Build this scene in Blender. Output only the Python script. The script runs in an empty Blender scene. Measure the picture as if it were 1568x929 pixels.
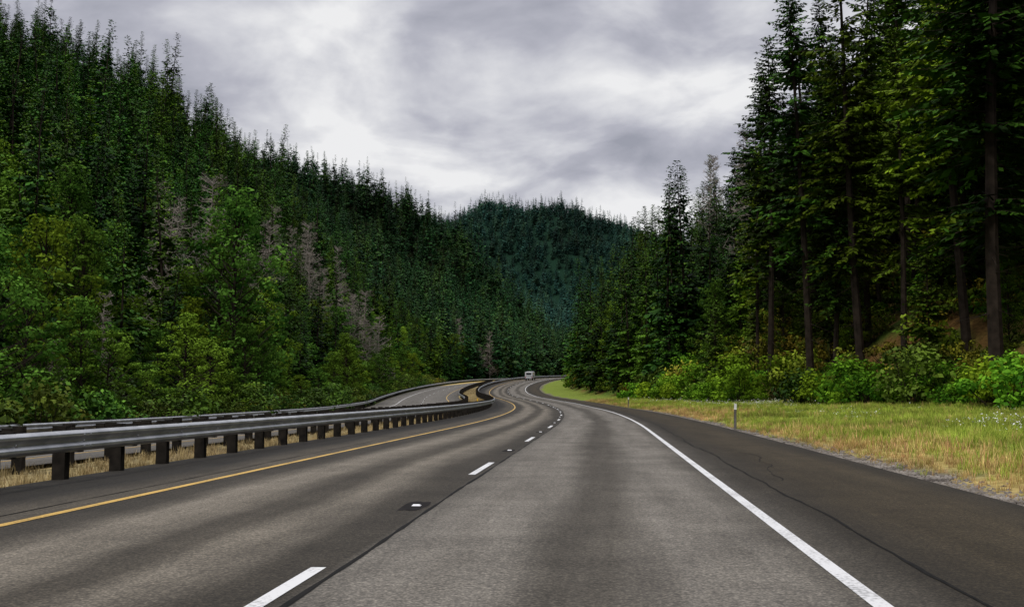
import bpy, math, random
import numpy as np
from mathutils import Vector, Matrix, Euler
random.seed(7); rng=np.random.default_rng(7)
scene=bpy.context.scene
COL=scene.collection

# ------------------------------------------------------------------ helpers
def hash2(ix,iy,s):
    n=(ix.astype(np.int64)*374761393+iy.astype(np.int64)*668265263+s*1442695041)&0x7fffffff
    n=((n^(n>>13))*1274126177)&0x7fffffff
    return ((n^(n>>16))&0xffff)/65535.0
def vnoise(x,y,s=0):
    x=np.asarray(x,float);y=np.asarray(y,float)
    ix=np.floor(x);iy=np.floor(y);fx=x-ix;fy=y-iy
    fx=fx*fx*(3-2*fx);fy=fy*fy*(3-2*fy)
    a=hash2(ix,iy,s);b=hash2(ix+1,iy,s);c=hash2(ix,iy+1,s);d=hash2(ix+1,iy+1,s)
    return (a*(1-fx)+b*fx)*(1-fy)+(c*(1-fx)+d*fx)*fy
def fbm(x,y,s=0,o=4):
    r=0;a=.5;t=0
    for i in range(o):
        r=r+a*vnoise(x,y,s+i*17);t+=a;x=np.asarray(x)*2.03+5.1;y=np.asarray(y)*2.03+1.7;a*=.5
    return r/t

# ------------------------------------------------------------------ road geometry (metres)
YY=np.arange(-150,2600,1.0)
curv=np.where(YY<40,0,np.where(YY<172,-1/806.,np.where(YY<440,0.0015,0)))
i0=150
SL=.083+np.cumsum(curv)-np.cumsum(curv)[i0]
XR=np.cumsum(SL);XR=XR-XR[i0]+1.63
EY=[-150,0,60,106,150,180,210,240,270,310,350,450,650,1000,2600]
EZ=[0,0,0,.1,.5,.95,1.7,2.7,3.8,5.3,6.6,9,13,25,60]
E=np.interp(YY,EY,EZ)
k=np.exp(-np.linspace(-2,2,31)**2);k/=k.sum()
E=np.convolve(np.pad(E,15,mode='edge'),k,mode='valid')
def xr(y):return np.interp(y,YY,XR)
def sr(y):return np.interp(y,YY,SL)
def er(y):return np.interp(y,YY,E)
def kk(y):return np.interp(y,[0,80,200],[.040,.044,.05])
def foot(y):return np.interp(y,[-60,0,62,85,130,180,250,350,600],[21,21,21,17,11,9,8,8,11])
def dist(x,y):return (x-xr(y))/np.sqrt(1+sr(y)**2)
def roadz(d,y):
    return er(y)+kk(y)*np.clip(d+9,-17,0)
ROWS=[(-150,[(-400,110),(-120,30),(-60,6),(-32,-1)]),
(0,[(-300,120),(-120,35),(-60,8),(-32,-1)]),
(80,[(-300,140),(-120,50),(-71,20),(-42,4),(-30,-1)]),
(150,[(-300,150),(-120,62),(-71,27),(-50,11),(-30,-1)]),
(250,[(-300,160),(-118,63),(-90,51),(-60,25),(-30,0)]),
(350,[(-300,165),(-165,104),(-123,90),(-104,82),(-81,63),(-50,27),(-30,8),(-15,4)]),
(450,[(-300,150),(-150,78),(-96,52),(-60,32),(-30,16),(0,5)]),
(550,[(-300,150),(-120,86),(-64,56),(-33,36),(0,18),(20,8)]),
(660,[(-300,165),(-138,132),(-64,106),(-33,84),(6,42),(30,20),(50,12)]),
(850,[(-300,110),(-150,70),(-60,45),(6,28),(60,22),(90,20)]),
(1100,[(-400,90),(-79,80),(56,75),(148,75),(400,90)]),
(1400,[(-500,270),(-200,205),(-79,216),(-29,243),(20,232),(56,237),(100,222),(148,205),(250,170),(500,215)]),
(1700,[(-500,200),(500,150)]),(2600,[(-500,60),(500,60)])]
def hills(x,y):
    out=np.zeros(np.broadcast(x,y).shape);x=np.broadcast_to(x,out.shape);y=np.broadcast_to(y,out.shape)
    ry=[r[0] for r in ROWS]
    vals=[np.interp(x,[p[0] for p in r[1]],[p[1] for p in r[1]]) for r in ROWS]
    V=np.stack(vals,0)
    idx=np.clip(np.searchsorted(ry,y,side='right')-1,0,len(ry)-2)
    ra=np.array(ry,float);t=np.clip((y-ra[idx])/(ra[idx+1]-ra[idx]),0,1);t=t*t*(3-2*t)
    A=np.take_along_axis(V,idx[None],0)[0];B=np.take_along_axis(V,(idx+1)[None],0)[0]
    return A*(1-t)+B*t
def terrain(x,y):
    x=np.asarray(x,float);y=np.asarray(y,float)
    d=dist(x,y);f=foot(y)
    base=roadz(d,y)
    rv=np.clip(d-3.05,0,None)
    verge=er(y)-.06+.034*np.clip(rv-.3,0,None)+(fbm(x*.25,y*.25,3)-.5)*.45*np.clip(rv/3,0,1)
    bank=np.clip(d-f,0,None)
    bank=np.where(bank<3,bank**2/6,bank-1.5)*.74
    bank=80*(1-np.exp(-bank/80))
    verge=verge+bank+(fbm(x*.12,y*.12,9)-.5)*np.clip(bank*.5,0,3.5)
    under=base-.09
    med=np.clip(1-np.abs(d+11.4)/1.3,0,1)
    under=under-.1*med+(fbm(x*.6,y*.6,21)-.5)*.12*med
    lft=np.clip(-d-26,0,None)
    under=under-np.clip(lft*.12,0,1.2)
    h=np.where(d>3.05,verge,under)
    hl=hills(x,y)
    n=(fbm(x*.02,y*.02,31,5)-.5)
    hl=hl+n*np.clip(hl,0,60)*.35
    w=np.clip((-d-27)/5,0,1)
    w=np.where(y>480,np.maximum(w,np.clip((y-480)/60,0,1)),w)
    hh=np.where(hl>h,h+(hl-h)*w,h)
    return hh

# ------------------------------------------------------------------ materials
def newmat(name):
    m=bpy.data.materials.new(name);m.use_nodes=True
    nt=m.node_tree;nt.nodes.clear()
    out=nt.nodes.new('ShaderNodeOutputMaterial')
    return m,nt,out
def N(nt,t,**kw):
    n=nt.nodes.new(t)
    for a,b in kw.items():
        if a in n.inputs.keys(): n.inputs[a].default_value=b
        else: setattr(n,a,b)
    return n
def L(nt,a,b):nt.links.new(a,b)
def ramp(nt,fac,stops,interp='LINEAR'):
    r=nt.nodes.new('ShaderNodeValToRGB');r.color_ramp.interpolation=interp
    e=r.color_ramp.elements
    while len(e)<len(stops):e.new(.5)
    for i,(p,c) in enumerate(stops):
        e[i].position=p;e[i].color=(c[0],c[1],c[2],1) if not isinstance(c,float) else (c,c,c,1)
    L(nt,fac,r.inputs[0]);return r.outputs[0]
def mixc(nt,f,a,b,mode='MIX'):
    m=nt.nodes.new('ShaderNodeMix');m.data_type='RGBA';m.blend_type=mode
    for s,v in((m.inputs[0],f),(m.inputs[6],a),(m.inputs[7],b)):
        if isinstance(v,(int,float)):s.default_value=v
        elif isinstance(v,tuple):s.default_value=(v[0],v[1],v[2],1)
        else:L(nt,v,s)
    return m.outputs[2]
def math_(nt,op,a,b=0.0,c=None):
    m=nt.nodes.new('ShaderNodeMath');m.operation=op
    for s,v in zip(m.inputs,(a,b,c)):
        if v is None:continue
        if isinstance(v,(int,float)):s.default_value=v
        else:L(nt,v,s)
    return m.outputs[0]

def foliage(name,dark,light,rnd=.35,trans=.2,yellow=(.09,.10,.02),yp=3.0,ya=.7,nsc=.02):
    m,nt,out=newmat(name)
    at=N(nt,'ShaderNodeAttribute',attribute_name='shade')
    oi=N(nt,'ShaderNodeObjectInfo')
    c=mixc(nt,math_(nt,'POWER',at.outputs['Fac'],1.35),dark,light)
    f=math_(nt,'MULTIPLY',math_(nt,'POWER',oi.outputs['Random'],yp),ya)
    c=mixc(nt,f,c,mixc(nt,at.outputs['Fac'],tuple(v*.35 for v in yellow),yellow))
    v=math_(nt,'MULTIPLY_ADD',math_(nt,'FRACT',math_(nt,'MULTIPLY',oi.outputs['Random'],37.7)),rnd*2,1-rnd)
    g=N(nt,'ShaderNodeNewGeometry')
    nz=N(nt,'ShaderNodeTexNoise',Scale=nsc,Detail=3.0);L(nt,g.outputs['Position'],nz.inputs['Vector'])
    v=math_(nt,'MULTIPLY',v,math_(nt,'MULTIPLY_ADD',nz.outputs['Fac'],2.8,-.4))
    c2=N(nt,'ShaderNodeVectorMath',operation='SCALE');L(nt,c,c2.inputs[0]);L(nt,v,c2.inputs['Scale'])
    if trans:
        b=N(nt,'ShaderNodeBsdfDiffuse');L(nt,c2.outputs[0],b.inputs['Color'])
        t=N(nt,'ShaderNodeBsdfTranslucent');L(nt,c2.outputs[0],t.inputs['Color'])
        mx=N(nt,'ShaderNodeMixShader');mx.inputs[0].default_value=trans
        L(nt,b.outputs[0],mx.inputs[1]);L(nt,t.outputs[0],mx.inputs[2]);L(nt,mx.outputs[0],out.inputs[0])
    else:
        b=N(nt,'ShaderNodeBsdfPrincipled',Roughness=.6);b.inputs['Specular IOR Level'].default_value=.06
        L(nt,c2.outputs[0],b.inputs['Base Color']);L(nt,b.outputs[0],out.inputs[0])
    return m
def simple(name,c1,c2,scale=3.,rough=.8,metal=0.,bump=.0,spec=.3,detail=5.):
    m,nt,out=newmat(name)
    g=N(nt,'ShaderNodeNewGeometry')
    nz=N(nt,'ShaderNodeTexNoise',Scale=scale,Detail=detail);L(nt,g.outputs['Position'],nz.inputs['Vector'])
    c=ramp(nt,nz.outputs['Fac'],[(.3,c1),(.7,c2)])
    b=N(nt,'ShaderNodeBsdfPrincipled',Roughness=rough,Metallic=metal);b.inputs['Specular IOR Level'].default_value=spec
    L(nt,c,b.inputs['Base Color'])
    if bump:
        bp=N(nt,'ShaderNodeBump',Strength=bump,Distance=.02);L(nt,nz.outputs['Fac'],bp.inputs['Height']);L(nt,bp.outputs[0],b.inputs['Normal'])
    L(nt,b.outputs[0],out.inputs[0]);return m

M_bark=simple('bark',(.012,.009,.007),(.036,.027,.021),2.,.9,spec=.1)
M_grey=simple('dead_wood',(.16,.135,.11),(.32,.285,.25),2.,.9)
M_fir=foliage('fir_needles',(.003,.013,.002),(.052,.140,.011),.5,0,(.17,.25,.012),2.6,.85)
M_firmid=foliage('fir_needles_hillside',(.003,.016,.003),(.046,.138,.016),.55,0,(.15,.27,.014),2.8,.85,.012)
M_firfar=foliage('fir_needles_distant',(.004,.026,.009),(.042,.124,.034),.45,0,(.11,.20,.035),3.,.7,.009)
M_firhaze=foliage('fir_needles_haze_tint',(.012,.050,.042),(.050,.135,.098),.4,0,(.10,.19,.08),3.,.7,.006)  # far-ridge air haze painted into the needle colour as a bluish tint
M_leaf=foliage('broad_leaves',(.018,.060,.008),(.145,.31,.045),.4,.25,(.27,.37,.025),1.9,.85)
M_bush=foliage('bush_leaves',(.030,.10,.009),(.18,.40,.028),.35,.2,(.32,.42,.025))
M_sal=foliage('shrub_leaves',(.018,.055,.008),(.10,.22,.025),.45,0,(.22,.26,.03),1.8,.9,.12)
M_under=foliage('undergrowth_leaves',(.025,.050,.006),(.20,.29,.02),.5,0,(.36,.26,.03),2.,.9,.1)
M_dry=foliage('dry_grass',(.26,.20,.065),(.60,.47,.17),.3,0,(.60,.31,.17),1.6,.9,.25)
M_pale=foliage('pale_dry_grass',(.22,.17,.08),(.50,.40,.20),.3,0,(.34,.24,.13),1.6,.8,.25)
M_green=foliage('green_grass',(.10,.16,.018),(.34,.45,.055),.3,0,(.46,.44,.10),1.6,.8,.25)
M_flow=simple('white_petals',(.6,.6,.56),(.78,.78,.75),5.,.7)

# ------------------------------------------------------------------ mesh builder
class MB:
    def __init__(s):s.v=[];s.f=[];s.m=[];s.sh=[]
    def face(s,pts,mat=0,sh=.5):
        n=len(s.v);s.v.extend(pts);s.f.append(tuple(range(n,n+len(pts))));s.m.append(mat);s.sh.append(sh)
    def tube(s,path,radii,n=6,mat=0):
        rings=[]
        for i,p in enumerate(path):
            a=path[max(i-1,0)];b=path[min(i+1,len(path)-1)]
            t=(Vector(b)-Vector(a)).normalized()
            u=t.cross(Vector((0.31,.95,.1))).normalized();w=t.cross(u)
            st=len(s.v)
            for j in range(n):
                an=2*math.pi*j/n
                s.v.append(tuple(Vector(p)+(u*math.cos(an)+w*math.sin(an))*radii[i]))
            rings.append(st)
        for i in range(len(path)-1):
            for j in range(n):
                k=(j+1)%n
                s.f.append((rings[i]+j,rings[i]+k,rings[i+1]+k,rings[i+1]+j));s.m.append(mat);s.sh.append(.5)
    def box(s,c,sz,mat=0,R=None):
        x,y,z=sz[0]/2,sz[1]/2,sz[2]/2
        P=[Vector(q) for q in((-x,-y,-z),(x,-y,-z),(x,y,-z),(-x,y,-z),(-x,-y,z),(x,-y,z),(x,y,z),(-x,y,z))]
        if R is not None:P=[R@p for p in P]
        n=len(s.v);s.v.extend([tuple(p+Vector(c)) for p in P])
        for q in((0,3,2,1),(4,5,6,7),(0,1,5,4),(1,2,6,5),(2,3,7,6),(3,0,4,7)):
            s.f.append(tuple(n+i for i in q));s.m.append(mat);s.sh.append(.5)
    def mesh(s,name,mats,smooth=False):
        me=bpy.data.meshes.new(name);me.from_pydata([tuple(v) for v in s.v],[],s.f)
        for m in mats:me.materials.append(m)
        me.polygons.foreach_set('material_index',s.m)
        a=me.attributes.new('shade','FLOAT','FACE');a.data.foreach_set('value',[float(x) for x in s.sh])
        if smooth:me.polygons.foreach_set('use_smooth',[True]*len(s.f))
        me.update();return me
def obj(name,me,loc=(0,0,0),rot=(0,0,0),sc=(1,1,1),parent=None,link=True):
    o=bpy.data.objects.new(name,me);o.location=loc;o.rotation_euler=rot;o.scale=sc
    if link:COL.objects.link(o)
    if parent:o.parent=parent
    return o

def fir(seed,H,Rad,t0,nbr,nsp,wood=True,spw=.22,leafmat=None,dead=14,lenf=.42,pw=.64,cap=9.,mn=.12):
    R=random.Random(seed);b=MB()
    lx,ly=R.uniform(-.03,.03)*H,R.uniform(-.03,.03)*H
    cx=lambda t:lx*t*t+math.sin(t*5+seed)*.005*H
    cy=lambda t:ly*t*t
    tr=H*.009
    b.tube([(cx(t),cy(t),t*H-(.8 if t==0 else 0)) for t in[0,.05,.2,.4,.6,.8,.93,.985]],[tr*1.25,tr,tr*.88,tr*.72,tr*.5,tr*.27,tr*.1,.01],7 if wood else 4,0)
    az=0
    gaps=[(R.uniform(t0,.9),R.uniform(0,6.28)) for _ in range(10)]
    lob=[R.uniform(.75,1.2) for _ in range(10)]
    for i in range(nbr):
        tt=(i+R.random())/nbr
        tt=min(tt,.992)
        t=t0+(1-t0)*tt;az+=2.4+R.uniform(-.5,.5)
        if any(abs(t-g[0])<.03 and math.cos(az-g[1])>.2 for g in gaps):continue
        prof=(1-tt)**pw*min(1,.5+tt*2.2)*(.85+.3*lob[int(t*9.9)%10]-.1)
        Ln=Rad*prof*R.uniform(.55,1.15)+mn
        if R.random()<.07:Ln*=1.35
        el=-.20+.8*tt+R.uniform(-.14,.14)
        dh=Vector((math.cos(az),math.sin(az),0));pp=Vector((-dh.y,dh.x,0))
        base=Vector((cx(t),cy(t),t*H));dr=R.uniform(.12,.36)
        pos=lambda s:base+dh*(Ln*s)+Vector((0,0,math.sin(el)*Ln*s-dr*Ln*s*s+.06*Ln*s**4))
        if wood and Ln>.8:
            b.tube([pos(0),pos(.5),pos(.95)],[.03+Ln*.005,.018+Ln*.003,.008],3,0)
        bright=R.uniform(-.25,.25)
        n=max(2,int(nsp*(Ln/Rad)+2))
        for q in range(n):
            s=.08+.9*(q+R.uniform(0,.8))/n
            p=pos(s)
            for side in(-1,1):
                a=R.uniform(.5,1.2)
                ln=min(cap*R.uniform(.6,1.1),max(.22,Ln*lenf*(1-.68*s)*R.uniform(.6,1.2)))
                dd=dh*math.cos(a)+pp*side*math.sin(a)+Vector((0,0,R.uniform(-.95,.1)))
                dd.normalize()
                wv=dd.cross(Vector((R.uniform(-.9,.9),R.uniform(-.9,.9),1))).normalized()*(spw*ln+.04)*R.uniform(.7,1.3)
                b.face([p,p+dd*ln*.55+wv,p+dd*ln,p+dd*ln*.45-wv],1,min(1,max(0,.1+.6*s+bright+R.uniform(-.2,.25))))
        p=pos(.85);ln=.25+Ln*.08
        dd=(dh+Vector((0,0,-.15))).normalized();wv=pp*(.2*ln)
        b.face([p,p+dd*ln*.5+wv,p+dd*ln,p+dd*ln*.5-wv],1,.85)
    for i in range(dead):
        t=R.uniform(.10,max(t0,.15));az=R.uniform(0,6.28);ln=R.uniform(.6,2.6)
        p=Vector((cx(t),cy(t),t*H));q=p+Vector((math.cos(az)*ln,math.sin(az)*ln,R.uniform(-.5,.1)*ln))
        b.tube([p,q],[.03,.008],3,0)
    return b.mesh('fir_mesh_%d'%seed,[M_bark,leafmat or M_fir])

def clumpcrown(b,R,c,r,nl,ls,up=.3,mat=1):
    sb=R.uniform(-.35,.3)
    for i in range(nl):
        while True:
            v=Vector((R.uniform(-1,1),R.uniform(-1,1),R.uniform(-1,1)))
            if .1<v.length<1:break
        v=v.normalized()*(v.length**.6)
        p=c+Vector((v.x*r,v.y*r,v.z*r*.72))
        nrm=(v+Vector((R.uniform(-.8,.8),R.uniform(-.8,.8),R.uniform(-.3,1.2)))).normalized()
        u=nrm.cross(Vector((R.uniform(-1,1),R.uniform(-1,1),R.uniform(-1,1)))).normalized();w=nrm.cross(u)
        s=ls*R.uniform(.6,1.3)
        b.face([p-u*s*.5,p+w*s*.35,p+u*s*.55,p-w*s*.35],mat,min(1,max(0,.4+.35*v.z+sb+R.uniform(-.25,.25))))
def broadleaf(seed,H,W,ncl,nl,ls,leafmat=None):
    R=random.Random(seed);b=MB();tr=H*.011
    lean=R.uniform(-.05,.05)*H
    b.tube([(0,0,-.6),(0,0,H*.1),(lean*.3,0,H*.4),(lean*.7,0,H*.7),(lean,0,H*.93)],[tr*1.3,tr,tr*.75,tr*.4,.02],7,0)
    for i in range(ncl):
        t=.10+.88*((i+R.random())/ncl)
        prof=math.sin(min(1,(t-.04)*1.1)*math.pi)**.55 if t<.85 else .5*(1-t)/.15+.12
        prof*=1.0-.35*max(0,t-.4)
        az=i*2.4+R.uniform(-.6,.6);rr=W*prof*R.uniform(.25,1.2)
        c=Vector((lean*t+math.cos(az)*rr,math.sin(az)*rr,H*t*.97+R.uniform(-.3,.3)))
        s=Vector((lean*t*.7,0,H*max(.08,t-.16)))
        mid=(s+c)/2+Vector((0,0,-.2))
        b.tube([s,mid,c],[.02+tr*.25,.02+tr*.12,.012],3,0)
        clumpcrown(b,R,c,R.uniform(.35,.95)*H*.078,nl,ls)
    return b.mesh('broadleaf_mesh_%d'%seed,[M_bark,leafmat or M_leaf])
def bushm(seed,H,W,ncl,nl,ls,mat):
    R=random.Random(seed);b=MB()
    for i in range(ncl):
        az=R.uniform(0,6.28);rr=W*math.sqrt(R.random());hmax=H*math.sqrt(max(.1,1-(rr/W)**2*.8))
        c=Vector((math.cos(az)*rr,math.sin(az)*rr,hmax*R.uniform(.2,.95)))
        b.tube([(c.x*.25,c.y*.25,-.2),tuple(c)],[.03,.01],3,0)
        clumpcrown(b,R,c,R.uniform(.22,.45)*H*.55+.12,nl,ls)
    return b.mesh('bush_mesh_%d'%seed,[M_bark,mat])
def bare(seed,H):
    R=random.Random(seed);b=MB();tr=H*.010
    lean=R.uniform(-.06,.06)*H
    b.tube([(0,0,-.6),(lean*.2,0,H*.3),(lean*.6,0,H*.65),(lean,0,H)],[tr*1.2,tr*.8,tr*.45,.015],5,0)
    for i in range(80):
        t=R.uniform(.12,.97);az=R.uniform(0,6.28);ln=H*.17*(1.15-t)*R.uniform(.5,1.4)+.3
        p=Vector((lean*t,0,H*t));d=Vector((math.cos(az),math.sin(az),R.uniform(-.1,.9)))
        q=p+d*ln;b.tube([p,q],[tr*.35,.015],3,0)
        for j in range(10):
            s=R.uniform(.3,1);e=p+d*ln*s;g=Vector((R.uniform(-1,1),R.uniform(-1,1),R.uniform(-.2,.9)))*ln*.4
            b.tube([e,e+g],[.028,.012],3,0)
    return b.mesh('bare_mesh_%d'%seed,[M_grey])
def tuft(seed,n,h,spread,mat,flower=0):
    R=random.Random(seed);b=MB()
    for i in range(n):
        az=R.uniform(0,6.28);r=spread*math.sqrt(R.random())
        p=Vector((math.cos(az)*r,math.sin(az)*r,-.03));hh=h*R.uniform(.5,1.15)
        a2=R.uniform(0,6.28);ln=R.uniform(.1,.5)*hh
        tip=p+Vector((math.cos(a2)*ln,math.sin(a2)*ln,hh));mid=(p+tip)/2+Vector((-math.cos(a2),-math.sin(a2),0))*ln*.15
        w=Vector((-math.sin(a2),math.cos(a2),0)).normalized()*R.uniform(.004,.010)
        sh=R.random()
        b.face([p-w,p+w,mid+w*.9,mid-w*.9],0,sh*.6);b.face([mid-w*.9,mid+w*.9,tip],0,.4+sh*.6)
    for i in range(flower):
        az=R.uniform(0,6.28);r=spread*1.2*math.sqrt(R.random());c=Vector((math.cos(az)*r,math.sin(az)*r,h*R.uniform(.8,1.2)))
        s=R.uniform(.016,.032)
        tl=Vector((R.uniform(-.5,.5),R.uniform(-1.2,0),0))
        b.face([c+Vector((math.cos(k*1.047)*s,math.sin(k*1.047)*s,-tl.y*math.sin(k*1.047)*s+tl.x*math.cos(k*1.047)*s)) for k in range(6)],1,1)
    return b.mesh('tuft_mesh_%d'%seed,[mat,M_flow])

# ------------------------------------------------------------------ instancer
def instancer(name,srcs,pts,rots,scs,idx,mat=None):
    c=bpy.data.collections.new(name+'_parts')
    for i,me in enumerate(srcs):
        o=bpy.data.objects.new('%s_part_%02d'%(name,i),me);c.objects.link(o)
    me=bpy.data.meshes.new(name);n=len(pts)
    me.vertices.add(n);me.vertices.foreach_set('co',np.asarray(pts,np.float32).ravel())
    a=me.attributes.new('rot','FLOAT_VECTOR','POINT');a.data.foreach_set('vector',np.asarray(rots,np.float32).ravel())
    a=me.attributes.new('scl','FLOAT_VECTOR','POINT');a.data.foreach_set('vector',np.asarray(scs,np.float32).ravel())
    a=me.attributes.new('idx','INT','POINT');a.data.foreach_set('value',np.asarray(idx,np.int32))
    me.update()
    o=obj(name,me)
    ng=bpy.data.node_groups.new(name,'GeometryNodeTree')
    ng.interface.new_socket('Geometry',in_out='INPUT',socket_type='NodeSocketGeometry')
    ng.interface.new_socket('Geometry',in_out='OUTPUT',socket_type='NodeSocketGeometry')
    gi=ng.nodes.new('NodeGroupInput');go=ng.nodes.new('NodeGroupOutput')
    ip=ng.nodes.new('GeometryNodeInstanceOnPoints');ci=ng.nodes.new('GeometryNodeCollectionInfo')
    ci.inputs['Collection'].default_value=c;ci.inputs['Separate Children'].default_value=True;ci.inputs['Reset Children'].default_value=True
    ip.inputs['Pick Instance'].default_value=True
    def na(nm,t):
        x=ng.nodes.new('GeometryNodeInputNamedAttribute');x.data_type=t;x.inputs['Name'].default_value=nm
        return [s for s in x.outputs if s.enabled and s.name=='Attribute'][0]
    ng.links.new(gi.outputs[0],ip.inputs['Points']);ng.links.new(ci.outputs[0],ip.inputs['Instance'])
    ng.links.new(na('idx','INT'),ip.inputs['Instance Index'])
    ng.links.new(na('rot','FLOAT_VECTOR'),ip.inputs['Rotation'])
    ng.links.new(na('scl','FLOAT_VECTOR'),ip.inputs['Scale'])
    ng.links.new(ip.outputs[0],go.inputs[0])
    md=o.modifiers.new('instances','NODES');md.node_group=ng
    return o
def scatter(name,srcs,x,y,smin,smax,tilt=.04,sink=.0,s=None,idx=None,wid=None):
    n=len(x);z=terrain(x,y)-sink
    if s is None:s=rng.uniform(smin,smax,n)
    w=s*rng.uniform(.85,1.15,n) if wid is None else wid
    rots=np.stack([rng.normal(0,tilt,n),rng.normal(0,tilt,n),rng.uniform(0,6.283,n)],1)
    if idx is None:idx=rng.integers(0,len(srcs),n)
    return instancer(name,srcs,np.stack([x,y,z],1),rots,np.stack([w,w,s],1),idx)
def jgrid(x0,x1,y0,y1,sp):
    gx,gy=np.meshgrid(np.arange(x0,x1,sp),np.arange(y0,y1,sp))
    gx=gx.ravel()+rng.uniform(-.5,.5,gx.size)*sp;gy=gy.ravel()+rng.uniform(-.5,.5,gy.size)*sp
    return gx,gy

# ------------------------------------------------------------------ terrain mesh
xs=list(np.arange(-46,52,.8));st=.8;x=xs[-1]
while x<900:st*=1.07;st=min(st,12);x+=st;xs.append(x)
st=.8;x=xs[0];l=[]
while x>-900:st*=1.07;st=min(st,12);x-=st;l.append(x)
xs=np.array(l[::-1]+xs)
ys=list(np.arange(-60,120,1.));st=1.;y=ys[-1]
while y<2500:st*=1.02;st=min(st,14);y+=st;ys.append(y)
ys=np.array(ys)
GX,GY=np.meshgrid(xs,ys)
GZ=terrain(GX,GY)
nx,ny=len(xs),len(ys)
V=np.stack([GX.ravel(),GY.ravel(),GZ.ravel()],1)
ii=(np.arange(ny-1)[:,None]*nx+np.arange(nx-1)[None,:]).ravel()
F=np.stack([ii,ii+1,ii+nx+1,ii+nx],1)
me=bpy.data.meshes.new('ground');me.vertices.add(len(V));me.vertices.foreach_set('co',V.astype(np.float32).ravel())
me.loops.add(F.size);me.loops.foreach_set('vertex_index',F.ravel().astype(np.int32))
me.polygons.add(len(F));me.polygons.foreach_set('loop_start',(np.arange(len(F))*4).astype(np.int32))
me.update(calc_edges=True);me.polygons.foreach_set('use_smooth',[True]*len(F))
D=dist(GX,GY).ravel();X_=GX.ravel();Y_=GY.ravel();FT=foot(Y_)
def lerp(a,b,t):t=np.clip(t,0,1)[:,None];return a*(1-t)+b*t
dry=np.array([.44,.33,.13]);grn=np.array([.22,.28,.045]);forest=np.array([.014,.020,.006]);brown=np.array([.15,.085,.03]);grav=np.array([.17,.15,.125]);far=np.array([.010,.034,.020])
n1=fbm(X_*.15,Y_*.08,5);n2=fbm(X_*.5,Y_*.3,15)
rel=(D-3.2)/np.maximum(FT-3.2,1)
col=np.tile(dry,(len(V),1))
col=lerp(col,grn*1.0,(rel*2.6+(n1-.5)*2.8-.05)*1.3)
col=lerp(col,np.array([.19,.25,.04]),(Y_-80)/60*(D>3))
bankc=lerp(np.tile(brown,(len(V),1)),np.array([.08,.13,.02]),(n2-.4)*5)
col=lerp(col,bankc,(D-FT-.5)/1.5)
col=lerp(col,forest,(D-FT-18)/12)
col=np.where((D<3.75)[:,None]&(D>-1)[:,None],grav,col)
med=(D<-9.5)&(D>-13.2)
col=np.where(med[:,None],lerp(np.tile(np.array([.33,.27,.14]),(len(V),1)),np.array([.18,.14,.085]),(n2-.5)*4),col)
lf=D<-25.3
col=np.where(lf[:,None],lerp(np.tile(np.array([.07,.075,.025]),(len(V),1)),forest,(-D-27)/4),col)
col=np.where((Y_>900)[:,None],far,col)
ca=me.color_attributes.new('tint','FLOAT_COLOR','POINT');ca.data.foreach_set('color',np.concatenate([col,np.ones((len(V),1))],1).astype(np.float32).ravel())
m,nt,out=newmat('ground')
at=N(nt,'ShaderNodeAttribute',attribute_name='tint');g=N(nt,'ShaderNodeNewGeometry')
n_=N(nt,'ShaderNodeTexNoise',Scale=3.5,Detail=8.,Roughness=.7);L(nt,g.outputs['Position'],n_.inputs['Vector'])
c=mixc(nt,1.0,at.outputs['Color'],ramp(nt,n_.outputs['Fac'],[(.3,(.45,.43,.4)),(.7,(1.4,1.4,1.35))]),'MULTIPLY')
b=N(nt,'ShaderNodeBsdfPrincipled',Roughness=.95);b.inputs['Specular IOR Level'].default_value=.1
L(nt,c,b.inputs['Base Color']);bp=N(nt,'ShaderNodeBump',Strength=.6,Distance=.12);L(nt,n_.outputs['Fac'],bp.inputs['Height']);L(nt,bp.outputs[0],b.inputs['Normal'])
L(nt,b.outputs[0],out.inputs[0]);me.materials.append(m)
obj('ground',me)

# ------------------------------------------------------------------ road sheets
def P(d,y,dz=0.):
    s=float(sr(y));nrm=math.sqrt(1+s*s)
    px=float(xr(y))+d/nrm;py=y-d*s/nrm
    return (px,py,float(roadz(np.float64(d),np.float64(y)))+dz)
def strip(name,dl,y0,y1,step,dz,mat,far_step=3.):
    b_v=[];b_f=[];uv=[]
    yl=[];y=y0
    while y<y1:yl.append(y);y+=step if y<130 else far_step
    yl.append(y1);n=len(dl)
    for y in yl:
        for d in dl:b_v.append(P(d,y,dz));uv.append((d,y))
    for i in range(len(yl)-1):
        for j in range(n-1):
            b_f.append((i*n+j,i*n+j+1,(i+1)*n+j+1,(i+1)*n+j))
    me=bpy.data.meshes.new(name);me.from_pydata(b_v,[],b_f)
    ul=me.uv_layers.new(name='UVMap')
    for lp in me.loops:ul.data[lp.index].uv=uv[lp.vertex_index]
    me.materials.append(mat);me.polygons.foreach_set('use_smooth',[True]*len(b_f));return me
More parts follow.
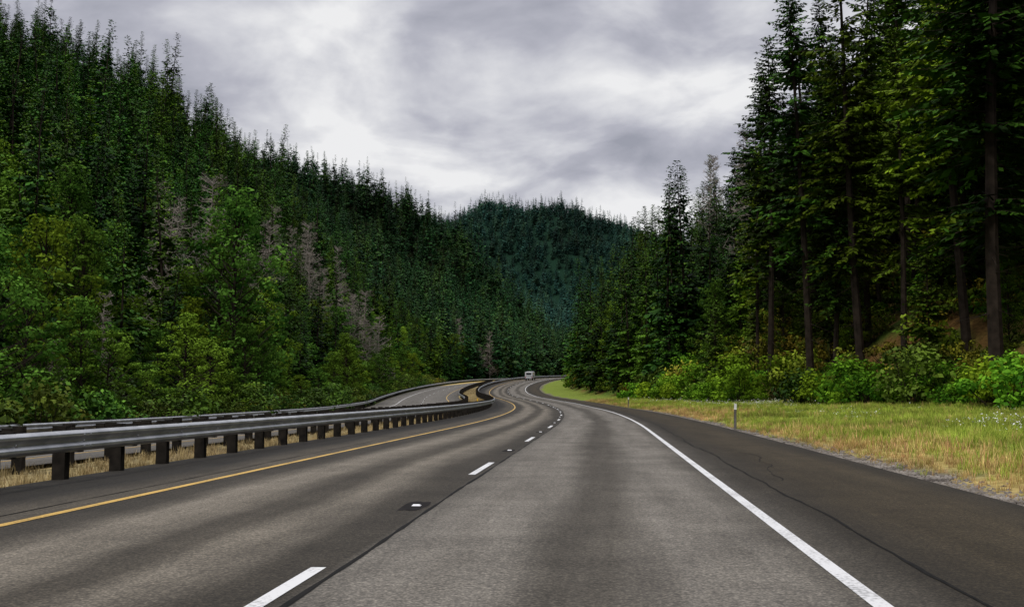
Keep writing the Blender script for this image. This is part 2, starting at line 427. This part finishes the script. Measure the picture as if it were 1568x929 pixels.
def asphalt(name,stops,lo,hi,streak=.3):
    m,nt,out=newmat(name)
    tc=N(nt,'ShaderNodeUVMap');sp=N(nt,'ShaderNodeSeparateXYZ');L(nt,tc.outputs[0],sp.inputs[0])
    mp=N(nt,'ShaderNodeMapping');mp.inputs['Scale'].default_value=(.5,.09,1);L(nt,tc.outputs[0],mp.inputs[0])
    nw=N(nt,'ShaderNodeTexNoise',Scale=1.,Detail=7.,Roughness=.6);L(nt,mp.outputs[0],nw.inputs['Vector'])
    near_j=math_(nt,'MINIMUM',math_(nt,'MULTIPLY',math_(nt,'ABSOLUTE',math_(nt,'ADD',sp.outputs[0],3.5)),1.6),1.)
    u=math_(nt,'ADD',sp.outputs[0],math_(nt,'MULTIPLY',math_(nt,'MULTIPLY_ADD',nw.outputs['Fac'],1.0,-.5),near_j))
    fac=math_(nt,'DIVIDE',math_(nt,'SUBTRACT',u,lo),hi-lo)
    base=ramp(nt,fac,[((d-lo)/(hi-lo),c) for d,c in stops])
    mp2=N(nt,'ShaderNodeMapping');mp2.inputs['Scale'].default_value=(2.0,.16,1);L(nt,tc.outputs[0],mp2.inputs[0])
    ns=N(nt,'ShaderNodeTexNoise',Scale=1.,Detail=7.,Roughness=.65);L(nt,mp2.outputs[0],ns.inputs['Vector'])
    c=mixc(nt,1.,base,ramp(nt,ns.outputs['Fac'],[(.3,(1-streak,1-streak*1.03,1-streak*1.08)),(.7,(1+streak,)*3)]),'MULTIPLY')
    nb=N(nt,'ShaderNodeTexNoise',Scale=.9,Detail=7.,Roughness=.7);L(nt,tc.outputs[0],nb.inputs['Vector'])
    c=mixc(nt,1.,c,ramp(nt,nb.outputs['Fac'],[(.3,(.76,.75,.74)),(.7,(1.24,1.23,1.21))]),'MULTIPLY')
    nf=N(nt,'ShaderNodeTexNoise',Scale=20.,Detail=4.,Roughness=.85);L(nt,tc.outputs[0],nf.inputs['Vector'])
    c=mixc(nt,1.,c,ramp(nt,nf.outputs['Fac'],[(.3,(.40,.40,.41)),(.7,(1.6,1.58,1.54))]),'MULTIPLY')
    vo=N(nt,'ShaderNodeTexVoronoi',Scale=45.);L(nt,tc.outputs[0],vo.inputs['Vector'])
    c=mixc(nt,1.,c,ramp(nt,vo.outputs['Distance'],[(.1,(1.45,1.43,1.38)),(.6,(.70,.70,.70))]),'MULTIPLY')
    b=N(nt,'ShaderNodeBsdfPrincipled',Roughness=.85);b.inputs['Specular IOR Level'].default_value=.20
    L(nt,c,b.inputs['Base Color'])
    bp=N(nt,'ShaderNodeBump',Strength=.6,Distance=.01);L(nt,nf.outputs['Fac'],bp.inputs['Height']);L(nt,bp.outputs[0],b.inputs['Normal'])
    L(nt,b.outputs[0],out.inputs[0]);return m
G=lambda v,w=0:(v*(1+w),v,v*(1-w*1.5))
M_road=asphalt('asphalt',[(-9.9,G(.026,.1)),(-8.5,G(.021,.1)),(-7.95,G(.065,.14)),(-7.6,G(.08,.14)),(-7.2,G(.034,.12)),(-6.75,G(.045,.12)),(-6.25,G(.165,.11)),(-5.8,G(.15,.11)),(-5.4,G(.055,.13)),(-5.1,G(.060,.13)),(-4.75,G(.165,.11)),(-4.45,G(.12,.11)),(-4.05,G(.046,.13)),(-3.54,G(.038,.13)),(-3.46,G(.12,.07)),(-3.0,G(.165,.07)),(-2.4,G(.165,.07)),(-1.9,G(.072,.10)),(-1.5,G(.076,.10)),(-1.1,G(.155,.07)),(-.5,G(.165,.07)),(0,G(.08,.09)),(.45,G(.036,.14)),(.65,G(.026,.18)),(1.3,G(.034,.26)),(2.2,G(.042,.26)),(3.05,G(.024,.16))],-9.9,3.05,.25)
dl=[-9.9,-9,-7.3,-5.5,-3.66,-1.8,0,1.5,3.05]
obj('highway',strip('highway',dl,-60,520,1.,0,M_road))
M_road2=asphalt('asphalt_old',[(-25.8,G(.08,.08)),(-22.8,G(.15,.05)),(-20.5,G(.12,.05)),(-18.,G(.15,.05)),(-15,G(.12,.05)),(-13.,G(.08,.08))],-25.8,-13.,.25)
obj('opposing_highway',strip('opposing_highway',[-25.8,-22.6,-19,-15,-13.],-60,520,1.,0,M_road2))
def paint(name,c,wear=.35):
    m,nt,out=newmat(name);tc=N(nt,'ShaderNodeUVMap')
    nz=N(nt,'ShaderNodeTexNoise',Scale=30.,Detail=4.);L(nt,tc.outputs[0],nz.inputs['Vector'])
    n2=N(nt,'ShaderNodeTexNoise',Scale=1.2,Detail=4.);L(nt,tc.outputs[0],n2.inputs['Vector'])
    f=math_(nt,'ADD',math_(nt,'MULTIPLY',nz.outputs['Fac'],.6),math_(nt,'MULTIPLY',n2.outputs['Fac'],.4))
    cc=ramp(nt,f,[(wear,tuple(v*.45 for v in c)),(wear+.14,c)])
    b=N(nt,'ShaderNodeBsdfPrincipled',Roughness=.6);L(nt,cc,b.inputs['Base Color']);L(nt,b.outputs[0],out.inputs[0]);return m
M_white=paint('white_paint',(.70,.70,.70),.37);M_yel=paint('yellow_paint',(.60,.37,.07),.40)
obj('edge_line',strip('edge_line',[-.06,.06],-60,520,1.,.005,M_white))
obj('yellow_line',strip('yellow_line',[-7.38,-7.26],-60,520,1.,.005,M_yel))
obj('edge_line',strip('edge_line',[-22.6,-22.48],-60,520,1.,.005,M_white))
obj('yellow_line',strip('yellow_line',[-15.1,-14.98],-60,520,1.,.005,M_yel))
def dashes(name,dc,y0,mat):
    y=y0;vs=[];fs=[];uv=[]
    while y<450:
        for q in range(3):
            a=y+q*1.02;b_=y+(q+1)*1.02;n=len(vs)
            for (d,yy) in((dc-.055,a),(dc+.055,a),(dc+.055,b_),(dc-.055,b_)):vs.append(P(d,yy,.005));uv.append((d,yy))
            fs.append((n,n+1,n+2,n+3))
        y+=12.19
    me=bpy.data.meshes.new(name);me.from_pydata(vs,[],fs);ul=me.uv_layers.new(name='UVMap')
    for lp in me.loops:ul.data[lp.index].uv=uv[lp.vertex_index]
    me.materials.append(mat);obj(name,me)
dashes('lane_dashes',-3.66,7.6-3.05-12.19*4,M_white)
dashes('lane_dashes',-18.8,2,M_white)
M_tar=simple('tar_crack',(.005,.005,.005),(.013,.012,.011),8.,.8,spec=.1)
def crack(name,d0,y0,y1,wob,w,seed,step=.18):
    b=MB();y=y0;pd=None
    while y<y1:
        dd=d0+wob*(2*float(fbm(y*.35,seed*3.3,seed,4))-1)
        ww=w*(.35+1.1*float(vnoise(y*2.1,seed,seed+5)))
        cur=(P(dd-ww,y,.004),P(dd+ww,y,.004))
        if pd:b.face([pd[0],pd[1],cur[1],cur[0]])
        pd=cur;y+=step if y<50 else 1.
    obj(name,b.mesh(name,[M_tar]))
crack('pavement_seam',-3.50,4,220,.03,.018,2)
crack('pavement_crack',.62,4,120,.12,.016,3)
crack('pavement_crack',-7.75,4,150,.05,.012,4)
crack('pavement_crack',1.25,16,24,.5,.010,6)
M_mark=simple('marker_ceramic',(.6,.6,.62),(.8,.8,.82),20.,.35,spec=.6)
M_patch=simple('asphalt_patch',(.009,.008,.008),(.020,.018,.017),6.,.9,spec=.1)
def marker(d,y):
    x,y_,z=P(d,y);b=MB()
    w,l,h=.05,.045,.016
    b.face([(-w,-l,0),(w,-l,0),(w*.7,-l*.3,h),(-w*.7,-l*.3,h)])
    b.face([(-w*.7,-l*.3,h),(w*.7,-l*.3,h),(w*.7,l*.3,h),(-w*.7,l*.3,h)])
    b.face([(-w*.7,l*.3,h),(w*.7,l*.3,h),(w,l,0),(-w,l,0)])
    b.face([(w,-l,0),(w,l,0),(w*.7,l*.3,h),(w*.7,-l*.3,h)]);b.face([(-w,l,0),(-w,-l,0),(-w*.7,-l*.3,h),(-w*.7,l*.3,h)])
    p=bpy.data.objects.new('road_marker',None);COL.objects.link(p);p.location=(x,y_,z+.006);p.rotation_euler=(0,0,-float(sr(y)))
    obj('reflector',b.mesh('marker',[M_mark]),parent=p)
    b=MB();Rr=random.Random(int(y*10));pts=[]
    for kx in range(14):
        a=kx/14*6.283;s=1/max(abs(math.cos(a)),abs(math.sin(a)))
        pts.append((math.cos(a)*.13*min(s,1.3)*Rr.uniform(.85,1.1)-.02,math.sin(a)*.48*min(s,1.3)*Rr.uniform(.85,1.1),-.002))
    b.face(pts);obj('patch',b.mesh('patch',[M_patch]),parent=p)
for kq in range(9):
    marker(-3.70,11.95+12.19*kq)

# ------------------------------------------------------------------ guardrails
M_steel=simple('galvanised_steel',(.34,.35,.37),(.60,.61,.63),2.5,.33,.8,spec=.5)
M_post=simple('post_timber',(.008,.007,.006),(.026,.022,.018),6.,.9,spec=.1)
prof=[(.0,.42),(.012,.425),(.075,.455),(.083,.475),(.083,.50),(.075,.52),(.015,.56),(.01,.575),(.015,.59),(.075,.63),(.083,.65),(.083,.675),(.075,.695),(.012,.725),(.0,.735),(-.006,.73),(.003,.69),(.07,.655),(.003,.6),(.0,.575),(.003,.55),(.068,.487),(.003,.44)]
def guardrail(name,d0,y0,y1,face,sp=1.905,tall=.06):
    rail=MB();post=MB();n=len(prof)
    y=y0;rings=[]
    while y<=y1:
        st=len(rail.v)
        for (o,h) in prof:rail.v.append(P(d0+o*face,y,h))
        rings.append(st);y+=sp/2 if y<150 else sp*1.5
    for i in range(len(rings)-1):
        for j in range(n):
            k=(j+1)%n;rail.f.append((rings[i]+j,rings[i]+k,rings[i+1]+k,rings[i+1]+j));rail.m.append(0);rail.sh.append(.5)
    y=y0;c=0
    Rr=random.Random(5)
    while y<=y1:
        s=float(sr(y));Rm=Matrix.Rotation(-math.atan(s)+Rr.uniform(-.03,.03),3,'Z')
        px,py,pz=P(d0-face*.33,y);hh=.735+tall+Rr.uniform(-.015,.015)
        post.box((px,py,pz+hh/2-.3),(.20,.15,hh+.6),0,Rm)
        px,py,pz=P(d0-face*.115,y);post.box((px,py,pz+.585),(.20,.15,.36),0,Rm)
        if y<80:
            px,py,pz=P(d0+face*.02,y);rail.box((px,py,pz+.575),(.03,.035,.035),0,Rm)
            if c%2==0:
                for hz in(.49,.66):
                    for oy in(-.1,.1):
                        px,py,pz=P(d0+face*.083,y+oy);rail.box((px,py,pz+hz),(.012,.025,.025),0,Rm)
        c+=1
        y+=sp
    p=bpy.data.objects.new(name,None);COL.objects.link(p)
    obj('rail',rail.mesh('rail',[M_steel],True),parent=p);obj('posts',post.mesh('posts',[M_post]),parent=p)
guardrail('guardrail',-9.45,-30,420,1)
guardrail('guardrail',-12.9,-30,300,-1)
guardrail('guardrail',-26.2,-30,420,1)

# ------------------------------------------------------------------ delineator posts
M_del=simple('delineator_white',(.62,.62,.62),(.8,.8,.8),8.,.5)
M_dark=simple('delineator_grey',(.12,.11,.10),(.2,.19,.18),8.,.5)
M_amber=simple('amber_reflector',(.75,.42,.02),(.8,.5,.03),8.,.35)
def delineator(d,y,mat,h=1.0):
    x=float(xr(y))+d;zz=float(terrain(x,y))
    p=bpy.data.objects.new('delineator_post',None);COL.objects.link(p);p.location=(x,y,zz);p.rotation_euler=(.02,.015,0)
    b=MB()
    b.face([(-.05,0,-.2),(0,-.018,-.2),(0,-.018,h-.03),(-.05,0,h-.06)]);b.face([(0,-.018,-.2),(.05,0,-.2),(.05,0,h-.06),(0,-.018,h-.03)])
    b.face([(.05,0,-.2),(-.05,0,-.2),(-.05,0,h-.06),(0,-.018,h-.03),(.05,0,h-.06)][::-1])
    obj('stake',b.mesh('stake',[M_dark]),parent=p)
    b=MB();b.box((0,-.024,h-.13),(.095,.012,.22));obj('reflector',b.mesh('refl',[mat]),parent=p)
delineator(3.35,41,M_del,1.0)
delineator(3.6,105,M_del,1.0)
delineator(-10.6,96,M_amber,1.1)

# ------------------------------------------------------------------ vegetation sources
nk=dict(spw=.16,lenf=.34,cap=.85)
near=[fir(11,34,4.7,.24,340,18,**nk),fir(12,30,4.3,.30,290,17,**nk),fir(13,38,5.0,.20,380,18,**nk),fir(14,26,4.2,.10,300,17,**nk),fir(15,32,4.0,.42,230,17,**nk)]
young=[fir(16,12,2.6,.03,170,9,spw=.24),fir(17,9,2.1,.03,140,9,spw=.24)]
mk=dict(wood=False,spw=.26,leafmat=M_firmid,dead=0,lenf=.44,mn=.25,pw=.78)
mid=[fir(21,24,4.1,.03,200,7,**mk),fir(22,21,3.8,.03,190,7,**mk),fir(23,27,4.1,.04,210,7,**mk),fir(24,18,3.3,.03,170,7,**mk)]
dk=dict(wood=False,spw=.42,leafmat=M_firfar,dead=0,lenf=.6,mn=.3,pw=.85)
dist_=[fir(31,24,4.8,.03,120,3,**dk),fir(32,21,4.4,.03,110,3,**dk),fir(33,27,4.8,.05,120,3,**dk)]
farm=[fir(41,24,5.0,.02,75,2,False,.5,M_firhaze,0,.7,.9,mn=.3),fir(42,20,4.6,.02,70,2,False,.5,M_firhaze,0,.7,.9,mn=.3)]
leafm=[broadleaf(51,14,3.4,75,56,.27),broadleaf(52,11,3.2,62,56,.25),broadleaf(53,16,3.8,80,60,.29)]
bushes=[bushm(61,2.4,1.7,26,55,.22,M_bush),bushm(62,1.8,1.5,22,55,.2,M_bush),bushm(63,3.0,1.6,28,55,.22,M_bush)]
shrubs=[bushm(64,2.4,1.6,20,45,.22,M_sal),bushm(65,3.4,1.5,24,45,.24,M_sal)]
unders=[bushm(71,1.6,1.3,14,40,.2,M_under),bushm(72,1.1,1.2,12,40,.18,M_under),bushm(73,2.4,1.2,16,40,.22,M_under),bushm(74,1.4,1.2,12,40,.2,M_bush)]
bares=[bare(81,13),bare(82,17)]
drytufts=[tuft(91,16,.34,.16,M_dry),tuft(92,12,.45,.14,M_dry),tuft(93,18,.25,.2,M_dry)]
paletufts=[tuft(98,16,.34,.16,M_pale),tuft(99,14,.25,.16,M_pale)]
grtufts=[tuft(94,16,.30,.17,M_green),tuft(95,14,.38,.16,M_green)]
fltufts=[tuft(96,14,.32,.22,M_green,4),tuft(97,12,.4,.2,M_green,3)]

# right bank trees: individually named
x,y=jgrid(5,110,18,150,4.3)
d=dist(x,y);f=foot(y);ok=(d>f+2.2)&(d<f+44)&(x<.62*y+16)&~((y>95)&(x<.228*y-.5))
x,y,d,f=x[ok],y[ok],d[ok],f[ok]
dens=rng.random(len(x))<np.where(d<f+14,.45,.75)
x,y,d,f=x[dens],y[dens],d[dens],f[dens]
zz=terrain(x,y)
for i in range(len(x)):
    kq=int(rng.integers(0,5))
    s=rng.uniform(.70,1.18)*np.interp(y[i],[115,150],[1.06,.74])
    w=s*rng.uniform(.85,1.2)
    obj('fir_tree',near[kq],(x[i],y[i],zz[i]-.2),(rng.normal(0,.035),rng.normal(0,.035),rng.uniform(0,6.28)),(w,w,s))
x,y=jgrid(5,80,30,170,4.6)
d=dist(x,y);f=foot(y);ok=(d>f+1.2)&(d<f+22)&(rng.random(len(x))<np.where(y>95,.42,.2))
x,y=x[ok],y[ok];zz=terrain(x,y)
for i in range(len(x)):
    s=rng.uniform(.5,1.25)
    obj('young_fir_tree',young[int(rng.integers(0,2))],(x[i],y[i],zz[i]-.1),(0,0,rng.uniform(0,6.28)),(s,s,s))
x,y=jgrid(5,200,140,520,4.8)
d=dist(x,y);f=foot(y);ok=(d>f+1.5)&(d<f+70)&(x<.45*y+10)
x,y=x[ok],y[ok];s=rng.uniform(.35,1.12,len(x))
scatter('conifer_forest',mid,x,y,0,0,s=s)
for (tx,ty,s) in [(30,240,1.1),(27,225,.9),(34,262,1.15),(37,210,.95),(41,196,1.0)]:
    obj('fir_tree',near[3],(tx,ty,float(terrain(tx,ty))-.2),(0,0,ty),(s*.9,s*.9,s))
# left hillside forest
x,y=jgrid(-230,40,30,380,5.1)
d=dist(x,y);ok=(d<-35)&(x>-.56*y-22)&(d>-240)
x,y=x[ok],y[ok];d=dist(x,y);s=rng.uniform(.55,1.12,len(x))*np.interp(-d,[33,60],[.72,1.0])
s=np.where(rng.random(len(x))<.07,s*1.3,s)
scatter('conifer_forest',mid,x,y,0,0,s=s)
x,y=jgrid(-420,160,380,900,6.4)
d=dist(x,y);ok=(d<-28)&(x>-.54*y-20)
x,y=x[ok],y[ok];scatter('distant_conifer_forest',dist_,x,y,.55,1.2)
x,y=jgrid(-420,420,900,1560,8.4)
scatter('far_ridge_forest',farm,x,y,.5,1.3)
x,y=jgrid(-100,40,45,420,6.5)
d=dist(x,y);ok=(d<-36)&(d>-72)&(x>-.56*y-10)&(fbm(x*.03,y*.03,55)>.5)&(rng.random(len(x))<.38)
scatter('broadleaf_stand',leafm,x[ok],y[ok],.7,1.2)
x,y=jgrid(-80,20,110,420,5.0)
d=dist(x,y);ok=(d<-31)&(d>-58)&(fbm(x*.035,y*.025,66)>.52)&(rng.random(len(x))<.6)
scatter('dead_tree_stand',bares,x[ok],y[ok],1.0,1.5)
# left broadleaf row
x,y=jgrid(-90,10,38,300,4.4)
d=dist(x,y);ok=(d<-28.6)&(d>-41)&(x>-.6*y-15)&(rng.random(len(x))<.62)
x,y=x[ok],y[ok];zz=terrain(x,y)
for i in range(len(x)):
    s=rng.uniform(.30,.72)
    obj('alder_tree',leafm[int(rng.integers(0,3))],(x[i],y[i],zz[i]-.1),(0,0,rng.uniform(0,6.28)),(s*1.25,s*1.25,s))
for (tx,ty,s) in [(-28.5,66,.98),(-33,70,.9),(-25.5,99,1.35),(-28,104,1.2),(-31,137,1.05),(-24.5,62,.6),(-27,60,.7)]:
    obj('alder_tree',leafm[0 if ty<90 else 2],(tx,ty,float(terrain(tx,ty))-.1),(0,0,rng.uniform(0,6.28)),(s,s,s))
x,y=jgrid(-90,10,35,320,2.8)
d=dist(x,y);ok=(d<-27.6)&(d>-33)&(x>-.6*y-15)
scatter('roadside_shrubs',shrubs+unders[:1],x[ok],y[ok],.6,1.5)
# right bushes at the foot
x,y=jgrid(5,60,30,150,2.4)
d=dist(x,y);f=foot(y);ok=(d>f-.8)&(d<f+3.8)&(rng.random(len(x))<.8)
x,y=x[ok],y[ok];zz=terrain(x,y)
for i in range(len(x)):
    s=rng.uniform(.5,1.55)
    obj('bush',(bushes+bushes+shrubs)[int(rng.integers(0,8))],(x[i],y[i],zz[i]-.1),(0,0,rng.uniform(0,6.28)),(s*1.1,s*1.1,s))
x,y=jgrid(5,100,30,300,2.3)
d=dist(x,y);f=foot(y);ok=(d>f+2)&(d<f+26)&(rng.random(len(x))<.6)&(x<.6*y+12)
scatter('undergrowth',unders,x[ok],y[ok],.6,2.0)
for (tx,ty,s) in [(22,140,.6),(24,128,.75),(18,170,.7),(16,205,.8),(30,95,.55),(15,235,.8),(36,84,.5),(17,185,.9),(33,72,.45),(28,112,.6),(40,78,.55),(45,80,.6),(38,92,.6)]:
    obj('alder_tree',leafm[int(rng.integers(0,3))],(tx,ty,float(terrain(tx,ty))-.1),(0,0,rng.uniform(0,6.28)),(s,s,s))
bl=[(-27,64),(-29,68),(-25.5,67),(-34,78),(36,165),(42,170),(48,178),(40,185),(33,150),(52,190),(44,176),(39,172),(36,200),(41,215)]
for (tx,ty) in bl:
    s=rng.uniform(.8,1.0)*(1.9 if tx>0 else .6)
    obj('bare_tree',bares[int(rng.integers(0,2))],(tx,ty,float(terrain(tx,ty))-.2),(rng.normal(0,.03),rng.normal(0,.04),rng.uniform(0,6.28)),(s*.8,s*.8,s))

# ------------------------------------------------------------------ grass
def grassrand(n,ya,yb,dmin,dmaxf,p=1.):
    y=ya+(yb-ya)*rng.random(n)**p;t=rng.random(n);dm=dmaxf(y)
    d=dmin+(dm-dmin)*t
    s=sr(y);x=xr(y)+d*np.sqrt(1+s*s)
    ok=(x<.56*y+4);return x[ok],y[ok],d[ok]
X1,Y1,D1=[np.concatenate(q) for q in zip(grassrand(17000,9,45,3.45,lambda y:foot(y)+1),grassrand(15000,45,150,3.45,lambda y:foot(y)+1))]
rel=(D1-3.2)/(foot(Y1)-3.2)
gn=fbm(X1*.15,Y1*.08,5)
pg=np.clip((rel*2.6+(gn-.5)*2.8-.05)*1.3,0.14,.96)
isg=rng.random(len(X1))<pg
fl=(fbm(X1*.2+3,Y1*.1,77)>.54)&(rel>.35)&(rng.random(len(X1))<.3)
S=rng.uniform(.4,1.1,len(X1))*np.interp(Y1,[10,40,120],[.7,.9,1.2])*np.interp(D1,[3.4,5],[.45,1])
def sub(nm,src,mk_):
    scatter(nm,src,X1[mk_],Y1[mk_],0,0,s=S[mk_],tilt=.1)
sub('dry_grass',drytufts,~isg&~fl);sub('green_grass',grtufts,isg&~fl);sub('daisy_patch',fltufts,fl)
n=7000;y=10+240*rng.random(n)**1.3;d=-12.7+2.9*rng.random(n);s_=sr(y);x=xr(y)+d*np.sqrt(1+s_*s_)
scatter('dry_grass',paletufts,x,y,.3,.75,tilt=.1)
def stone(seed):
    R=random.Random(seed)
    import bmesh
    bm=bmesh.new();bmesh.ops.create_icosphere(bm,subdivisions=1,radius=.5)
    for v in bm.verts:v.co*=R.uniform(.7,1.15);v.co.z*=.65
    me=bpy.data.meshes.new('stone');bm.to_mesh(me);bm.free();me.materials.append(M_stone);return me
M_stone=simple('gravel_stone',(.07,.06,.052),(.28,.25,.22),1.5,.9)
n=14000;y=8+85*rng.random(n)**1.4;d=2.98+np.abs(rng.normal(0,.35,n));s_=sr(y);x=xr(y)+d*np.sqrt(1+s_*s_)
scatter('gravel',[stone(1),stone(2),stone(3)],x,y,.03,.095,tilt=.5)

# ------------------------------------------------------------------ motorhome far ahead
def motorhome(y,d):
    x,y_,z=P(d,y);p=bpy.data.objects.new('motorhome',None);COL.objects.link(p);p.location=(x,y_,z);p.rotation_euler=(math.atan(.04),0,-math.atan(float(sr(y))))
    Mw=simple('coach_white',(.50,.51,.53),(.62,.63,.65),2.,.4);Mg=simple('tinted_glass',(.02,.025,.03),(.04,.045,.05),2.,.1,spec=.6)
    Mt=simple('tyre',(.015,.015,.015),(.03,.03,.03),5.,.9);Mr=simple('tail_lamp',(.4,.02,.02),(.5,.03,.03),5.,.4);Ms=simple('grey_stripe',(.2,.22,.25),(.28,.3,.33),3.,.5)
    import bmesh
    def bb(nm,c,s,mt,bev=.08):
        bm=bmesh.new();bmesh.ops.create_cube(bm,size=1)
        for v in bm.verts:v.co=Vector((v.co.x*s[0],v.co.y*s[1],v.co.z*s[2]))
        if bev:bmesh.ops.bevel(bm,geom=bm.edges[:],offset=bev,segments=2,affect='EDGES')
        me=bpy.data.meshes.new(nm);bm.to_mesh(me);bm.free();me.materials.append(mt);obj(nm,me,c,parent=p)
    bb('coach_body',(0,-.6,1.6),(2.2,5.6,1.9),Mw,.12);bb('cab_over',(0,2.6,2.15),(2.1,1.6,.75),Mw,.2)
    bb('cab',(0,2.9,1.3),(2.0,1.9,1.2),Mw,.25);bb('bonnet',(0,4.1,.95),(1.9,1.3,.7),Mw,.15)
    bb('windshield',(0,3.75,1.6),(1.7,.3,.5),Mg,.05);bb('rear_window',(0,-3.41,1.95),(1.5,.05,.6),Mg,.02)
    bb('side_window_l',(-1.11,-.8,1.95),(.05,1.4,.55),Mg,.02);bb('side_window_r',(1.11,-.8,1.95),(.05,1.4,.55),Mg,.02)
    bb('stripe_l',(-1.11,-.6,1.35),(.03,5.2,.22),Ms,.0);bb('stripe_r',(1.11,-.6,1.35),(.03,5.2,.22),Ms,.0)
    bb('stripe_rear',(0,-3.41,1.25),(1.9,.04,.22),Ms,.0)
    bb('bumper',(0,-3.5,.65),(2.1,.2,.25),Ms,.04)
    for sx in(-1,1):
        bb('tail_lamp',(sx*.95,-3.42,.95),(.2,.06,.3),Mr,.02);bb('mirror',(sx*1.2,3.3,1.6),(.2,.1,.35),Mt,.03)
        for wy in(-2.0,3.3):
            bm=bmesh.new();bmesh.ops.create_cone(bm,segments=20,radius1=.4,radius2=.4,depth=.28,cap_ends=True,matrix=Matrix.Rotation(math.pi/2,4,'Y'))
            me=bpy.data.meshes.new('wheel');bm.to_mesh(me);bm.free();me.materials.append(Mt);obj('wheel',me,(sx*.95,wy,.4),parent=p)
motorhome(322,-4.6)

# ------------------------------------------------------------------ world
w=bpy.data.worlds.new('World');scene.world=w;w.use_nodes=True;nt=w.node_tree;nt.nodes.clear()
out=nt.nodes.new('ShaderNodeOutputWorld')
SE,SA=math.radians(50),math.radians(218)
sky=nt.nodes.new('ShaderNodeTexSky');sky.sky_type='NISHITA';sky.sun_disc=False;sky.sun_elevation=SE;sky.sun_rotation=SA
bg1=N(nt,'ShaderNodeBackground',Strength=.1);L(nt,sky.outputs[0],bg1.inputs[0])
tc=nt.nodes.new('ShaderNodeTexCoord');sp=N(nt,'ShaderNodeSeparateXYZ');L(nt,tc.outputs['Generated'],sp.inputs[0])
zpos=math_(nt,'MAXIMUM',sp.outputs[2],0.0)
zc=math_(nt,'ADD',zpos,.30)
cb=nt.nodes.new('ShaderNodeCombineXYZ');L(nt,math_(nt,'DIVIDE',sp.outputs[0],zc),cb.inputs[0]);L(nt,math_(nt,'DIVIDE',sp.outputs[1],zc),cb.inputs[1])
mp=N(nt,'ShaderNodeMapping');mp.inputs['Location'].default_value=(5.3,2.7,0);L(nt,cb.outputs[0],mp.inputs[0])
n1=N(nt,'ShaderNodeTexNoise',Scale=3.4,Detail=8.,Roughness=.5,Distortion=.4);L(nt,mp.outputs[0],n1.inputs['Vector'])
n2=N(nt,'ShaderNodeTexNoise',Scale=8.,Detail=7.,Roughness=.52,Distortion=.35);L(nt,mp.outputs[0],n2.inputs['Vector'])
f=math_(nt,'ADD',math_(nt,'MULTIPLY',n1.outputs['Fac'],.75),math_(nt,'MULTIPLY',n2.outputs['Fac'],.25))
for (cx_,cy_,r_,a_) in [(-.25,1.66,.32,.11),(.31,1.68,.22,.12),(.27,2.05,.28,.09),(.04,1.48,.16,-.09),(-.62,1.42,.25,-.09),(-.05,1.98,.25,0.01),(.45,1.45,.15,-.02),(.0,1.70,.22,.04)]:
    vd=N(nt,'ShaderNodeVectorMath',operation='DISTANCE');L(nt,cb.outputs[0],vd.inputs[0]);vd.inputs[1].default_value=(cx_,cy_,0)
    t_=math_(nt,'MAXIMUM',math_(nt,'SUBTRACT',1.0,math_(nt,'DIVIDE',vd.outputs['Value'],r_)),0.)
    t_=math_(nt,'MULTIPLY',math_(nt,'MULTIPLY',t_,t_),math_(nt,'SUBTRACT',3.0,math_(nt,'MULTIPLY',t_,2.0)))
    f=math_(nt,'MULTIPLY_ADD',t_,a_,f)
cl=ramp(nt,f,[(.34,(.33,.34,.40)),(.44,(.46,.465,.53)),(.52,(.63,.635,.68)),(.62,(.86,.86,.87))],'LINEAR')
st_=math_(nt,'MULTIPLY_ADD',math_(nt,'MAXIMUM',math_(nt,'SUBTRACT',zpos,.38),0.),2.2,1.0)
bg2=nt.nodes.new('ShaderNodeBackground');L(nt,cl,bg2.inputs[0]);L(nt,st_,bg2.inputs[1])
mx=nt.nodes.new('ShaderNodeMixShader')
n3=N(nt,'ShaderNodeTexNoise',Scale=.9,Detail=5.);mp3=N(nt,'ShaderNodeMapping');mp3.inputs['Location'].default_value=(7,3,1);L(nt,cb.outputs[0],mp3.inputs[0]);L(nt,mp3.outputs[0],n3.inputs['Vector'])
L(nt,ramp(nt,n3.outputs['Fac'],[(.28,.8),(.42,.98)]),mx.inputs[0])
L(nt,bg1.outputs[0],mx.inputs[1]);L(nt,bg2.outputs[0],mx.inputs[2]);L(nt,mx.outputs[0],out.inputs[0])
sl_=bpy.data.lights.new('sun','SUN');sl_.energy=1.5;sl_.angle=math.radians(10);sl_.color=(1,.94,.84)
so=bpy.data.objects.new('sun',sl_);COL.objects.link(so)
sd=Vector((math.sin(SA)*math.cos(SE),math.cos(SA)*math.cos(SE),math.sin(SE)))
so.rotation_euler=(-sd).to_track_quat('-Z','Y').to_euler();so.location=sd*50
# ------------------------------------------------------------------ camera
cd=bpy.data.cameras.new('camera');cd.sensor_width=36;cd.lens=36*1662/1568;cd.clip_end=6000;cd.clip_start=.1
co=bpy.data.objects.new('camera',cd);COL.objects.link(co);co.location=(0,0,1.23)
co.rotation_euler=(math.radians(90)+math.atan((605-464.5)/1662),0,0);scene.camera=co
scene.view_settings.view_transform='Standard';scene.view_settings.look='None';scene.view_settings.exposure=0
